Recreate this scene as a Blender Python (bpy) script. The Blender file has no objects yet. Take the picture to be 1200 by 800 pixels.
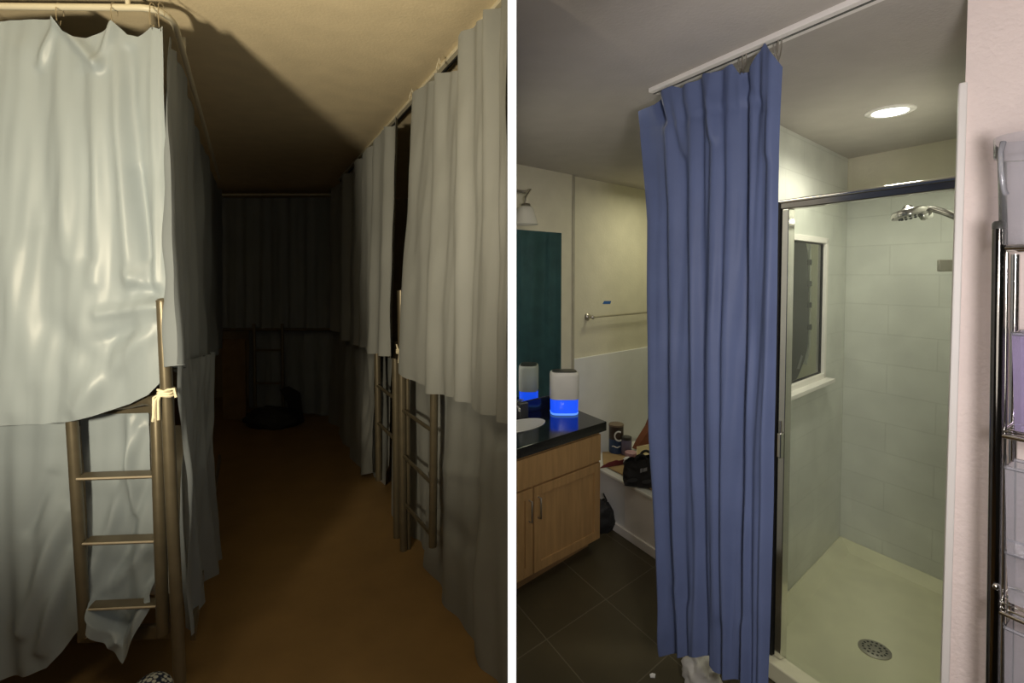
import bpy, bmesh, math, random
from mathutils import Vector as V, Matrix, noise
random.seed(4)
SC = bpy.context.scene
COL = SC.collection
PI = math.pi
# ------------------------------------------------------------------ camera
F = 600.0                      # focal length in pixels of a 1200 px wide frame
EYE = V((0, 0, 1.5))
PITCH = math.radians(2.0)
HOR = 322.0                    # image row of the horizon
PPY = HOR + F * math.tan(PITCH)
cam = bpy.data.cameras.new('camera'); co = bpy.data.objects.new('camera', cam); COL.objects.link(co)
cam.sensor_width = 36; cam.lens = 36 * F / 1200
cam.shift_y = -(400 - PPY) / 1200
cam.clip_start = 0.02
co.location = EYE; co.rotation_euler = (PI / 2 - PITCH, 0, 0)
SC.camera = co
SC.view_settings.view_transform = 'Standard'
SC.view_settings.look = 'None'

# measured points: sight line of a photo pixel met with a real plane of the rooms
def ray(px, py):
    a = (px - 600) / F; b = (PPY - py) / F
    c, s = math.cos(PITCH), math.sin(PITCH)
    return V((a, c + b * s, -s + b * c))
def at(px, py, Y):
    d = ray(px, py); return EYE + d * (Y / d.y)
def onz(px, py, z):
    d = ray(px, py); return EYE + d * ((z - EYE.z) / d.z)
def onpl(px, py, pl):
    p0, u = pl; n = V((u.y, -u.x, 0)); d = ray(px, py)
    return EYE + d * ((p0 - EYE).dot(n) / d.dot(n))
def D2(x, y):
    v = V((x, y, 0)); v.normalize(); return v
def off(pl, d):                # plane moved by d towards the camera side
    return (pl[0] + nrm(pl) * d, pl[1])
def nrm(pl):
    u = pl[1]; n = V((u.y, -u.x, 0)); n.normalize()
    if n.dot(EYE - pl[0]) < 0: n = -n
    n.z = 0; return n

# ------------------------------------------------------------------ materials
def nt(name):
    m = bpy.data.materials.new(name); m.use_nodes = True
    t = m.node_tree; t.nodes.clear()
    o = t.nodes.new('ShaderNodeOutputMaterial')
    return m, t, o
def mat(name, c, rough=.5, metal=0, var=.12, scale=8, bump=0, bscale=60, stretch=None, sheen=0, spec=.5, emit=None, es=0, trans=0):
    m, t, o = nt(name)
    b = t.nodes.new('ShaderNodeBsdfPrincipled')
    t.links.new(b.outputs[0], o.inputs[0])
    b.inputs['Roughness'].default_value = rough; b.inputs['Metallic'].default_value = metal
    b.inputs['Specular IOR Level'].default_value = spec
    if trans: b.inputs['Transmission Weight'].default_value = trans
    if emit: b.inputs['Emission Color'].default_value = (*emit, 1); b.inputs['Emission Strength'].default_value = es
    tc = t.nodes.new('ShaderNodeTexCoord'); mp = t.nodes.new('ShaderNodeMapping')
    t.links.new(tc.outputs['Object'], mp.inputs[0])
    if stretch: mp.inputs['Scale'].default_value = stretch
    n = t.nodes.new('ShaderNodeTexNoise'); n.inputs['Scale'].default_value = scale; n.inputs['Detail'].default_value = 5
    t.links.new(mp.outputs[0], n.inputs[0])
    r = t.nodes.new('ShaderNodeValToRGB')
    r.color_ramp.elements[0].position = .3; r.color_ramp.elements[1].position = .7
    r.color_ramp.elements[0].color = (*[x * (1 - var) for x in c], 1)
    r.color_ramp.elements[1].color = (*[min(1, x * (1 + var)) for x in c], 1)
    t.links.new(n.outputs[0], r.inputs[0]); t.links.new(r.outputs[0], b.inputs['Base Color'])
    if bump:
        n2 = t.nodes.new('ShaderNodeTexNoise'); n2.inputs['Scale'].default_value = bscale; n2.inputs['Detail'].default_value = 4
        t.links.new(mp.outputs[0], n2.inputs[0])
        bp = t.nodes.new('ShaderNodeBump'); bp.inputs['Strength'].default_value = bump; bp.inputs['Distance'].default_value = .01
        t.links.new(n2.outputs[0], bp.inputs['Height']); t.links.new(bp.outputs[0], b.inputs['Normal'])
    return m
def brick(name, c1, c2, cm, w, h, mortar, rough, offset=.5, bump=.2, spec=.5):
    m, t, o = nt(name)
    b = t.nodes.new('ShaderNodeBsdfPrincipled'); t.links.new(b.outputs[0], o.inputs[0])
    b.inputs['Roughness'].default_value = rough; b.inputs['Specular IOR Level'].default_value = spec
    uv = t.nodes.new('ShaderNodeUVMap')
    k = t.nodes.new('ShaderNodeTexBrick'); t.links.new(uv.outputs[0], k.inputs[0])
    k.offset = offset
    k.inputs['Color1'].default_value = (*c1, 1); k.inputs['Color2'].default_value = (*c2, 1); k.inputs['Mortar'].default_value = (*cm, 1)
    k.inputs['Scale'].default_value = 1; k.inputs['Mortar Size'].default_value = mortar
    k.inputs['Brick Width'].default_value = w; k.inputs['Row Height'].default_value = h; k.inputs['Mortar Smooth'].default_value = .2
    n = t.nodes.new('ShaderNodeTexNoise'); n.inputs['Scale'].default_value = 5; n.inputs['Detail'].default_value = 6
    t.links.new(uv.outputs[0], n.inputs[0])
    mx = t.nodes.new('ShaderNodeMixRGB'); mx.blend_type = 'MULTIPLY'; mx.inputs[0].default_value = .35
    t.links.new(k.outputs[0], mx.inputs[1]); t.links.new(n.outputs[0], mx.inputs[2])
    t.links.new(mx.outputs[0], b.inputs['Base Color'])
    bp = t.nodes.new('ShaderNodeBump'); bp.inputs['Strength'].default_value = bump; bp.inputs['Distance'].default_value = .004; bp.invert = True
    t.links.new(k.outputs['Fac'], bp.inputs['Height']); t.links.new(bp.outputs[0], b.inputs['Normal'])
    return m
def clear(name, tint, body, bodyc, rough=.05):
    """thin clear sheet: tinted see-through + a little milky body + fresnel gloss"""
    m, t, o = nt(name)
    tr = t.nodes.new('ShaderNodeBsdfTransparent'); tr.inputs[0].default_value = (*tint, 1)
    df = t.nodes.new('ShaderNodeBsdfDiffuse'); df.inputs[0].default_value = (*bodyc, 1)
    gl = t.nodes.new('ShaderNodeBsdfGlossy'); gl.inputs['Roughness'].default_value = rough
    fr = t.nodes.new('ShaderNodeFresnel'); fr.inputs[0].default_value = 1.4
    n = t.nodes.new('ShaderNodeTexNoise'); n.inputs['Scale'].default_value = 6
    tc = t.nodes.new('ShaderNodeTexCoord'); t.links.new(tc.outputs['Object'], n.inputs[0])
    mm = t.nodes.new('ShaderNodeMath'); mm.operation = 'MULTIPLY'; mm.inputs[1].default_value = body * 2
    t.links.new(n.outputs[0], mm.inputs[0])
    m1 = t.nodes.new('ShaderNodeMixShader'); t.links.new(mm.outputs[0], m1.inputs[0])
    t.links.new(tr.outputs[0], m1.inputs[1]); t.links.new(df.outputs[0], m1.inputs[2])
    m2 = t.nodes.new('ShaderNodeMixShader'); t.links.new(fr.outputs[0], m2.inputs[0])
    t.links.new(m1.outputs[0], m2.inputs[1]); t.links.new(gl.outputs[0], m2.inputs[2])
    t.links.new(m2.outputs[0], o.inputs[0])
    return m
M = {}
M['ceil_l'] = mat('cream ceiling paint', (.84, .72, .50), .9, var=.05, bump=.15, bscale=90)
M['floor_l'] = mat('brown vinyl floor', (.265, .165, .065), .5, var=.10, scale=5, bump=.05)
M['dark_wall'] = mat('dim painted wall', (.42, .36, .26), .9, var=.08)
M['white_panel'] = mat('white partition paint', (.9, .9, .9), .6, var=.01)
M['glow_edge'] = mat('self-lit white edge', (.95, .95, .95), .6, var=0, emit=(1, 1, 1), es=.9)  # emission makes the partition end glow white; it is no lamp
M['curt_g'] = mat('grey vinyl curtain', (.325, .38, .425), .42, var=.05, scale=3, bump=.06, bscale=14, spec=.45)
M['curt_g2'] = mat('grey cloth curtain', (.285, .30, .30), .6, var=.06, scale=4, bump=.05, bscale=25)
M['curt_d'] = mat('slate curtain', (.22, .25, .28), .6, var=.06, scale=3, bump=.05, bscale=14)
M['curt_b'] = mat('blue cloth curtain', (.115, .15, .285), .55, var=.09, scale=5, bump=.12, bscale=22, spec=.3)
M['frame'] = mat('bronze painted steel', (.17, .145, .10), .38, metal=.5, var=.1, scale=20)
M['frame_lt'] = mat('pale bolts and step highlight', (.62, .54, .42), .4, metal=.3, var=.1)
M['rod'] = mat('ivory curtain rod', (.75, .70, .55), .4, var=.04)
M['wire'] = mat('steel wire', (.6, .55, .45), .3, metal=.9)
M['string'] = mat('cream string', (.85, .78, .58), .8, var=.1, scale=60)
M['sheet'] = mat('white bed sheet', (.75, .74, .68), .8, var=.06, bump=.1)
M['black'] = mat('black stuff', (.012, .012, .013), .6, var=.2)
M['blackfab'] = mat('black fabric', (.018, .017, .018), .75, var=.3, scale=20, bump=.2)
M['brownboard'] = mat('brown board', (.20, .13, .06), .8, var=.15)
# bathroom
M['ceil_r'] = mat('grey beige ceiling paint', (.50, .465, .42), .9, var=.04, bump=.15, bscale=90)
M['wall_r'] = mat('cream wall paint', (.68, .64, .50), .8, var=.04, bump=.12, bscale=70)
M['pink'] = mat('pale pink plaster', (.90, .775, .725), .75, var=.03, scale=10, bump=.35, bscale=75)
M['trimw'] = mat('white trim paint', (.86, .82, .78), .5, var=.03)
M['surround'] = mat('white tub surround', (.78, .78, .77), .35, var=.03)
M['tile'] = brick('white shower tile', (.80, .81, .75), (.78, .79, .73), (.71, .72, .66), .46, .165, .003, .3)
M['floor_r'] = brick('dark brown floor tile', (.082, .065, .034), (.075, .060, .031), (.16, .135, .09), .43, .43, .003, .45, offset=0)
M['pan'] = mat('cream shower pan', (.71, .69, .49), .45, var=.05, bump=.05)
M['chrome'] = mat('chrome', (.80, .79, .76), .12, metal=1, var=.02)
M['dchrome'] = mat('dark chrome', (.20, .19, .18), .13, metal=1, var=.1)
M['nickel'] = mat('brushed nickel', (.5, .47, .42), .3, metal=1, var=.05)
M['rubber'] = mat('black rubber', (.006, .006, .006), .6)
M['glass'] = clear('shower glass', (.92, .95, .90), .07, (.62, .66, .55), .04)
M['pane'] = clear('window glass', (.90, .96, .93), .012, (.5, .56, .52), .03)
M['plastic'] = clear('clear plastic', (.84, .84, .87), .22, (.75, .75, .80), .1)
M['plastic_v'] = clear('clear plastic with violet content', (.76, .71, .87), .25, (.60, .55, .75), .1)
M['oak'] = mat('light maple wood', (.42, .25, .10), .5, var=.14, scale=7, stretch=(6, 6, .6), bump=.04)
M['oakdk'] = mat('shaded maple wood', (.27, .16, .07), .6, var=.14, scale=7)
M['granite'] = mat('polished black stone', (.010, .010, .012), .12, var=.5, scale=120)
M['porc'] = mat('white porcelain', (.85, .84, .78), .2, var=.01)
M['whitepl'] = mat('white plastic', (.82, .80, .74), .4, var=.02)
M['bluled'] = mat('blue lit tank', (.03, .10, .9), .25, var=.1, emit=(.01, .09, 1.0), es=.8)
M['bluled2'] = mat('pale blue lit base', (.3, .5, .95), .25, var=.05, emit=(.10, .30, 1.0), es=.9)
M['greypl'] = mat('dark grey plastic', (.05, .05, .045), .35)
M['mirror'] = mat('silvered mirror', (.80, .86, .84), .015, metal=1, var=0)
M['frost'] = mat('frosted shade glass', (.80, .78, .68), .5, var=.02, trans=.25)
M['teal'] = mat('dark teal cloth', (.060, .155, .175), .6, var=.15, bump=.1)
M['tape'] = mat('blue tape', (.02, .11, .38), .6)
M['card'] = mat('brown cardboard', (.42, .28, .13), .8, var=.1)
M['cream'] = mat('cream paper', (.80, .70, .46), .8, var=.05)
M['canblue'] = mat('navy blue can print', (.03, .07, .17), .35, var=.2)
M['canbrown'] = mat('dark brown can print', (.06, .042, .03), .35, var=.2)
M['canlid'] = mat('brown can lid', (.22, .16, .10), .4)
M['pinkpl'] = mat('pink plastic', (.52, .30, .33), .4, var=.15)
M['purplepl'] = mat('dusty purple jar', (.20, .17, .26), .4, var=.2)
M['maroon'] = mat('maroon cloth', (.15, .02, .025), .8, var=.25, bump=.2)
M['rust'] = mat('red brown card', (.22, .07, .03), .7, var=.15)
M['white'] = mat('white print', (.80, .80, .78), .6, var=.02)
M['greyprint'] = mat('grey print', (.30, .30, .32), .6, var=.05)
M['led'] = mat('lit lamp lens', (1, 1, .95), .4, var=0, emit=(.95, 1.0, .93), es=6)
M['hdr'] = mat('header chrome', (.42, .40, .38), .2, metal=1, var=.05)
M['faint'] = mat('faint grey print', (.05, .05, .055), .6, var=.05)
M['slate'] = mat('charcoal board', (.014, .018, .020), .5, var=.15)
M['bag'] = mat('white plastic film', (.62, .60, .55), .5, var=.06, bump=.2, bscale=20)
def dotted():
    m, t, o = nt('white dots on navy'); b = t.nodes.new('ShaderNodeBsdfPrincipled'); t.links.new(b.outputs[0], o.inputs[0])
    tc = t.nodes.new('ShaderNodeTexCoord'); v = t.nodes.new('ShaderNodeTexVoronoi'); v.inputs['Scale'].default_value = 62; v.inputs['Randomness'].default_value = .35
    t.links.new(tc.outputs['Object'], v.inputs[0]); r = t.nodes.new('ShaderNodeValToRGB')
    r.color_ramp.elements[0].color = (.75, .78, .72, 1); r.color_ramp.elements[0].position = .42
    r.color_ramp.elements[1].color = (.02, .03, .07, 1); r.color_ramp.elements[1].position = .55
    t.links.new(v.outputs['Distance'], r.inputs[0]); t.links.new(r.outputs[0], b.inputs['Base Color']); return m
M['dots'] = dotted()

# ------------------------------------------------------------------ mesh helpers
class MB:
    def __init__(s): s.v = []; s.f = []; s.uv = {}
    def add(s, vs, fs):
        o = len(s.v); s.v += [V(p) for p in vs]; s.f += [[i + o for i in f] for f in fs]; return s
    def para(s, o, a, b, c):
        o, a, b, c = V(o), V(a), V(b), V(c)
        vs = [o, o + a, o + a + b, o + b, o + c, o + a + c, o + a + b + c, o + b + c]
        fs = [(0, 3, 2, 1), (4, 5, 6, 7), (0, 1, 5, 4), (1, 2, 6, 5), (2, 3, 7, 6), (3, 0, 4, 7)]
        if a.cross(b).dot(c) < 0: fs = [f[::-1] for f in fs]
        return s.add(vs, fs)
    def box(s, c, sz, u=V((1, 0, 0))):
        u = V(u).normalized(); w = V((-u.y, u.x, 0)); z = V((0, 0, 1)); c = V(c)
        return s.para(c - u * sz[0] / 2 - w * sz[1] / 2 - z * sz[2] / 2, u * sz[0], w * sz[1], z * sz[2])
    def tube(s, pts, r, n=10, closed=False, rs=None):
        pts = [V(p) for p in pts]; N = len(pts); vs = []; fs = []
        prev = None
        for i, p in enumerate(pts):
            if closed: t = pts[(i + 1) % N] - pts[i - 1]
            else: t = pts[min(i + 1, N - 1)] - pts[max(i - 1, 0)]
            t.normalize()
            if prev is None:
                a = V((0, 0, 1)) if abs(t.z) < .9 else V((1, 0, 0))
                x = t.cross(a).normalized()
            else:
                x = (prev - t * prev.dot(t)).normalized()
            prev = x; y = t.cross(x)
            rr = rs[i] if rs else r
            for k in range(n):
                q = 2 * PI * k / n; vs.append(p + (x * math.cos(q) + y * math.sin(q)) * rr)
        for i in range(N - 1 if not closed else N):
            j = (i + 1) % N
            for k in range(n):
                k2 = (k + 1) % n; fs.append((i * n + k, i * n + k2, j * n + k2, j * n + k))
        if not closed:
            fs.append(tuple(range(n))[::-1]); fs.append(tuple((N - 1) * n + k for k in range(n)))
        return s.add(vs, fs)
    def lathe(s, prof, c, n=32, axis=V((0, 0, 1)), sx=1, sy=1, xdir=None, cap=True):
        c = V(c); z = V(axis).normalized()
        x = V(xdir).normalized() if xdir else (V((1, 0, 0)) if abs(z.x) < .9 else V((0, 1, 0)))
        x = (x - z * x.dot(z)).normalized(); y = z.cross(x); vs = []; fs = []
        for (r, h) in prof:
            for k in range(n):
                q = 2 * PI * k / n; vs.append(c + x * math.cos(q) * r * sx + y * math.sin(q) * r * sy + z * h)
        for i in range(len(prof) - 1):
            for k in range(n):
                k2 = (k + 1) % n; fs.append((i * n + k, i * n + k2, (i + 1) * n + k2, (i + 1) * n + k))
        if cap:
            fs.append(tuple(range(n))[::-1]); fs.append(tuple((len(prof) - 1) * n + k for k in range(n)))
        return s.add(vs, fs)
    def plate(s, pts, d):           # prism: planar outline pushed by d
        pts = [V(p) for p in pts]; n = len(pts); d = V(d)
        vs = pts + [p + d for p in pts]
        fs = [tuple(range(n))[::-1], tuple(range(n, 2 * n))] + [(i, (i + 1) % n, n + (i + 1) % n, n + i) for i in range(n)]
        return s.add(vs, fs)
    def quad(s, o, a, b): o, a, b = V(o), V(a), V(b); return s.add([o, o + a, o + a + b, o + b], [(0, 1, 2, 3)])
    def grid(s, fn, nu, nv):
        vs = [fn(i / nu, j / nv) for j in range(nv + 1) for i in range(nu + 1)]
        fs = [(j * (nu + 1) + i, j * (nu + 1) + i + 1, (j + 1) * (nu + 1) + i + 1, (j + 1) * (nu + 1) + i) for j in range(nv) for i in range(nu)]
        return s.add(vs, fs)
    def build(s, name, m, parent=None, smooth=False, bevel=0, origin=None, uvf=None, recalc=True, solid=0):
        me = bpy.data.meshes.new(name)
        if origin is None:
            if parent is not None: origin = wloc(parent)
            else:
                xs = [p.x for p in s.v]; ys = [p.y for p in s.v]
                origin = V(((min(xs) + max(xs)) / 2, (min(ys) + max(ys)) / 2, min(p.z for p in s.v)))
        origin = V(origin)
        me.from_pydata([p - origin for p in s.v], [], s.f)
        if recalc:
            bm = bmesh.new(); bm.from_mesh(me); bmesh.ops.recalc_face_normals(bm, faces=bm.faces); bm.to_mesh(me); bm.free()
        if uvf:
            l = me.uv_layers.new(name='UVMap')
            for li in me.loops: l.data[li.index].uv = uvf(me.vertices[li.vertex_index].co + origin)
        me.materials.append(m)
        for p in me.polygons: p.use_smooth = smooth
        o = bpy.data.objects.new(name, me); COL.objects.link(o)
        o.location = origin
        if parent is not None:
            o.parent = parent; o.location = origin - wloc(parent)
        if bevel:
            b = o.modifiers.new('bevel', 'BEVEL'); b.width = bevel; b.segments = 3; b.limit_method = 'ANGLE'; b.angle_limit = math.radians(40)
        if solid:
            b = o.modifiers.new('solid', 'SOLIDIFY'); b.thickness = solid; b.offset = 0
        if smooth and not bevel:
            try: me.set_sharp_from_angle(angle=math.radians(50))
            except Exception: pass
        return o
def wloc(o):
    l = V(o.location)
    while o.parent is not None:
        o = o.parent; l += V(o.location)
    return l
def tag(o, label, cat, group=None, kind=None):
    o['label'] = label; o['category'] = cat
    if group: o['group'] = group
    if kind: o['kind'] = kind
    return o
def thing(name, loc, label, cat, group=None):
    o = bpy.data.objects.new(name, None); COL.objects.link(o); o.location = V(loc); o.empty_display_size = .05
    return tag(o, label, cat, group)
def struct(name, mb, m, **k):
    o = mb.build(name, m, **k); o['kind'] = 'structure'; return o
Z = V((0, 0, 1))
def lerp(a, b, t): return a + (b - a) * t
def interp(tab, x):
    if x <= tab[0][0]: return tab[0][1]
    for (x0, y0), (x1, y1) in zip(tab, tab[1:]):
        if x <= x1: return lerp(y0, y1, (x - x0) / max(1e-6, x1 - x0))
    return tab[-1][1]
def smooth01(t): t = max(0, min(1, t)); return t * t * (3 - 2 * t)

def drape(top, bot, pl, folds=(), amp=.02, a0=.4, a1=1.0, edges=None, ridges=(), nz=.01, seed=0, boff=0, kick=0, nu=170, nv=90, bow=0, nfreq=(9, 2.2)):
    """hanging cloth: a column of cloth for every u between the measured top and hem, folded along the plane normal"""
    n = nrm(pl)
    def fn(u, v):
        tx = lerp(top[0][0], top[-1][0], u); bx = lerp(bot[0][0], bot[-1][0], u)
        ty = interp(top, tx); by = interp(bot, bx)
        px = lerp(tx, bx, v); py = lerp(ty, by, v)
        if edges:
            px += lerp(interp([(e[0], e[1]) for e in edges], v), interp([(e[0], e[2]) for e in edges], v), u)
        p = onpl(px, py, pl)
        d = 0
        A = amp * lerp(a0, a1, v)
        for (k, ph, w, drift) in folds:
            x = math.sin(2 * PI * k * u + ph + drift * v)
            d += A * w * x
        d += nz * noise.noise(V((u * nfreq[0] + seed, v * nfreq[1], seed * 1.7)))
        d += nz * .45 * noise.noise(V((u * nfreq[0] * 2.6 + v * 2 + seed, v * nfreq[1] * 2.6, seed * .7)))
        for (x0, y0, x1, y1, w, a) in ridges:
            ex, ey = x1 - x0, y1 - y0; L2 = ex * ex + ey * ey
            t = ((px - x0) * ex + (py - y0) * ey) / L2
            tt = max(0, min(1, t)); dx = px - x0 - ex * tt; dy = py - y0 - ey * tt
            taper = .35 + .65 * math.sin(PI * max(.02, min(.98, .15 + .7 * tt)))
            d += a * taper * math.exp(-(dx * dx + dy * dy) / (w * w))
        d += kick * smooth01((v - .862) / .08) + boff * v * v + bow * math.sin(PI * v)
        return p + n * d
    return MB().grid(fn, nu, nv)
def curtain(name, m, label, *a, group=None, **k):
    mb = drape(*a, **k)
    o = mb.build(name, m, smooth=True, recalc=False)
    return tag(o, label, 'curtain', group or ('vinyl curtains round the bunk beds' if name == 'bunk_curtain' else None))

# ================================================================== LEFT ROOM
ZC = 2.42
fa = onz(550, 780, 0); fb = onz(385, 490, 0)
RD = D2(fb.x - fa.x, fb.y - fa.y)                  # direction of the aisle
RP = (V((fa.x, fa.y, 0)), RD)                      # plane of the right-hand bunks
YB = fb.y                                          # back of the aisle
LC = at(200, 300, 1.68); LC.z = 0                  # corner of the left bunk
LF = (LC, D2(1, .04))                              # its foot end
LP = (LC + V((.012, 0, 0)), V(RD))                 # its long side
LQ = (LC + V((.02, .03, 0)), D2(-.433, 1))

struct('floor', MB().para((-4.5, -1.5, -.16), (4.49, 0, 0), (0, 8.3, 0), (0, 0, .16)), M['floor_l'])
struct('ceiling', MB().para((-4.5, -1.5, ZC), (4.49, 0, 0), (0, 8.3, 0), (0, 0, .1)), M['ceil_l'])
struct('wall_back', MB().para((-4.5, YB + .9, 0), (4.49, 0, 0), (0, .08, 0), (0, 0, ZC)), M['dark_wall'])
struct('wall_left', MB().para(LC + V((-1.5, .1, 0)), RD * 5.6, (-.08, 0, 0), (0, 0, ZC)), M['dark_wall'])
wp = struct('wall_middle', MB().para((-.010, 1.202, -.16), (.020, 0, 0), (0, 5.6, 0), (0, 0, 2.68)), M['white_panel'])
MB().para((-.0101, 1.200, -.16), (.0202, 0, 0), (0, .003, 0), (0, 0, 2.68)).build('edge_strip', M['glow_edge'], wp)

# ---- rod round the left bunk
zr = at(0, 10, 1.66).z
def rp(px, Y): p = at(px, 10, Y); p.z = zr; return p
r0 = rp(-120, 1.64); r1 = rp(165, 1.655); r3 = LC + V((.03, .06, 0)); r3.z = zr
pts = [r0, rp(60, 1.65), r1]
cc = rp(200, 1.665)
for k in range(1, 8):
    t = k / 8; pts.append(r1 * (1 - t) ** 2 + cc * 2 * t * (1 - t) + (cc + RD * .16) * t * t)
pts += [cc + RD * .16, cc + RD * 3.2]
rodt = thing('curtain_rod', V((r1.x, r1.y, zr)), 'ivory bent curtain rod round the top of the left bunk', 'curtain rod')
MB().tube(pts, .0105, 12).build('rod_tube', M['rod'], rodt, smooth=True)
for (px, Y) in ((-60, 1.65), (150, 1.655)):
    p = rp(px, Y)
    MB().tube([p + V((0, 0, .008)), V((p.x, p.y, ZC))], .007, 8).build('ceiling_bracket', M['rod'], rodt, smooth=True)
p = cc + RD * .4
MB().tube([p + V((0, 0, .008)), V((p.x, p.y, ZC))], .007, 8).build('ceiling_bracket', M['rod'], rodt, smooth=True)

def hook(p, q, label, group, m=M['wire'], r=.0016):
    """wire hook: loop over the rod at p, shank down to q"""
    mb = MB(); pts = []
    for k in range(9):
        a = PI * 1.15 * k / 8 - .3
        pts.append(p + V((0, -.0135 * math.cos(a), .0135 * math.sin(a))))
    pts = [p + V((0, .014, -.02))] + pts[::-1]
    pts += [lerp(p, q, .5) + V((0, -.012, 0)), q + V((0, -.006, 0)), q + V((0, .004, -.012)), q + V((0, .008, .006))]
    mb.tube(pts, r, 6)
    return tag(mb.build('curtain_hook', m, smooth=True), label, 'hook', group)
LF3 = off(LF, .06)
# ---- left bunk curtains
hk = [(-50, 24, 'wire hook beyond the left edge of the grey bunk curtain'), (70, 26, 'wire hook above the middle of the grey front curtain'),
      (134, 27, 'wire hook over the second peak of the grey front curtain'), (179, 31, 'wire hook just before the bend of the ivory rod'),
      (189, 33, 'wire hook at the corner end of the ivory rod')]
for px, py, lb in hk:
    p = rp(px, 1.655); q = onpl(px, py, LF3); q.y -= .004
    hook(p, q, lb, 'hooks on the left bunk rod')


curtain('bunk_curtain', M['curt_g'], 'big grey front curtain on the upper left bunk, hem swept up to the pole',
    [(-140, 30), (-90, 40), (-50, 25), (-20, 30), (10, 24), (40, 22), (62, 22), (70, 24), (80, 40), (95, 48), (105, 47), (118, 38), (134, 26), (148, 40), (160, 42), (178, 31), (186, 34), (191, 31)],
    [(-140, 506), (0, 499), (50, 497), (80, 494), (110, 487), (150, 474), (175, 462), (190, 446)], LF3,
    folds=[(3.0, .6, .55, .7), (5.5, 2.0, .30, -1.2)], amp=.016, a0=.7, a1=.5, nz=.012, seed=3, nu=240, nv=180, bow=.005,
    edges=[(0, 0, 0), (.3, 0, 4), (.52, 0, 9), (.72, 0, 7), (.85, 0, 2), (1, 0, 0)],
    ridges=[(70, 24, 45, 76, 6, .016), (70, 24, 118, 78, 7, .022), (134, 26, 119, 78, 6, .020), (119, 78, 112, 330, 9, .013), (70, 24, 78, 300, 10, .014),
            (134, 27, 152, 330, 9, .020), (150, 60, 172, 300, 8, -.016), (100, 90, 106, 300, 9, -.014), (20, 60, 14, 480, 16, .012), (44, 78, 50, 260, 12, -.011),
            (179, 34, 184, 330, 6, .012), (190, 356, 118, 368, 8, .018), (190, 348, 160, 338, 8, -.014), (190, 366, 92, 478, 14, .022), (188, 376, 118, 400, 10, -.016),
            (165, 330, 152, 322, 10, .016), 
            (20, 300, 40, 440, 20, .014), (60, 380, 130, 440, 16, -.012), (160, 200, 178, 345, 7, -.014)])
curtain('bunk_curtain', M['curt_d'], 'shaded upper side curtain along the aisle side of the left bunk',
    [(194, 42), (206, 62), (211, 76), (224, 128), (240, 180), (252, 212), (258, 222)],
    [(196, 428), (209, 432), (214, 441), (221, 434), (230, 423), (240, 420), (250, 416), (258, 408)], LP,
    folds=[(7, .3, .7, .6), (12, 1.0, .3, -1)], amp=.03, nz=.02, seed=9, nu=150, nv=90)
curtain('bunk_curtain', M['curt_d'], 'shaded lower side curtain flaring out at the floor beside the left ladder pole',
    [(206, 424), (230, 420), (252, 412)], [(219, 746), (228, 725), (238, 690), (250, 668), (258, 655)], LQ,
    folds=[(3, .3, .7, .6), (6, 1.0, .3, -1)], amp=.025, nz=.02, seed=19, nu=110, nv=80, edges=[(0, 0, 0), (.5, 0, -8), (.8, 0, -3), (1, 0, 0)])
LF2 = off(LF, -.045)
curtain('bunk_curtain', M['curt_g'], 'grey lower front curtain at the left picture edge, left of the ladder',
    [(-140, 465), (88, 455)], [(-140, 806), (0, 798), (28, 792), (55, 782), (70, 766), (80, 750), (94, 734)], LF2,
    folds=[(3.5, 1.6, .7, 1.2), (6, .5, .3, -.8)], amp=.022, a0=.3, nz=.014, seed=23, nfreq=(4, 1.6), nu=170, nv=100,
    ridges=[(78, 600, 30, 735, 10, .03), (60, 560, 35, 620, 9, -.02), (84, 650, 50, 760, 8, .025), (20, 500, 25, 780, 14, .015)], edges=[(0, 0, 0), (.4, 0, -2), (1, 0, 0)])
curtain('bunk_curtain', M['curt_g'], 'grey lower curtain tucked behind the left ladder, pointed tip over the bed rail',
    [(92, 470), (140, 478), (158, 482), (174, 482)], [(112, 718), (122, 731), (134, 744), (149, 757), (159, 740), (169, 718), (181, 696)], off(LF, -.055),
    folds=[(1.3, .2, .7, 1.6), (2.6, 2, .25, -1)], amp=.020, nz=.012, seed=31, boff=.02, kick=.066, nfreq=(2.2, 1.6), nu=120, nv=110,
    edges=[(0, 0, 0), (.35, 2, 2), (.7, 4, 7), (.85, 5, 5), (.90, 14, 9), (.95, 19, 12), (1, 17, 12)],
    ridges=[(165, 500, 110, 690, 8, .022), (175, 560, 130, 690, 7, -.016), (175, 640, 112, 705, 9, .02), (110, 730, 140, 745, 5, -.014), (140, 745, 165, 725, 5, .012), (152, 490, 160, 600, 6, .018)])

# ---- left bunk frame
bed = thing('bunk_bed', V((LC.x, LC.y - .05, 0)), 'bronze steel bunk bed on the left with ladder at its foot end', 'bunk bed', 'steel bunk beds along the aisle')
YL = 1.655; YP = 1.582
def bar(name, a, b, r, m=M['frame'], par=bed, n=12):
    return MB().tube([a, b], r, n).build(name, m, par, smooth=True)
pt, pb = at(190.5, 352, YP), at(211, 800, YP)
d = (pb - pt); pf = pt + d * (pt.z / -d.z)
pole = bar('post', pt, pf, .0175)
MB().lathe([(.0180, 0), (.0185, .004), (.012, .010), (.002, .012)], pt - V((0, 0, .004)), 14).build('post_cap', M['frame'], pole, smooth=True)
lad = MB().tube([at(83.5, 478, YL), at(100, 744, YL)], .0175, 12).build('ladder', M['frame'], bed, smooth=True)   # left stile carries the rungs
sa = at(191, 742, YL - .01); sb = at(183.5, 476, YL - .01)
arc = [sa, sb, at(183, 473, YL - .008), at(179, 469, YL - .004), at(170, 468, YL + .005), at(152, 472, YL + .03), at(125, 474, YL + .04), at(95, 474, YL + .03), at(84, 478, YL)]
MB().tube(arc, .0185, 12).build('ladder_hoop', M['frame'], lad, smooth=True)
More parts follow.
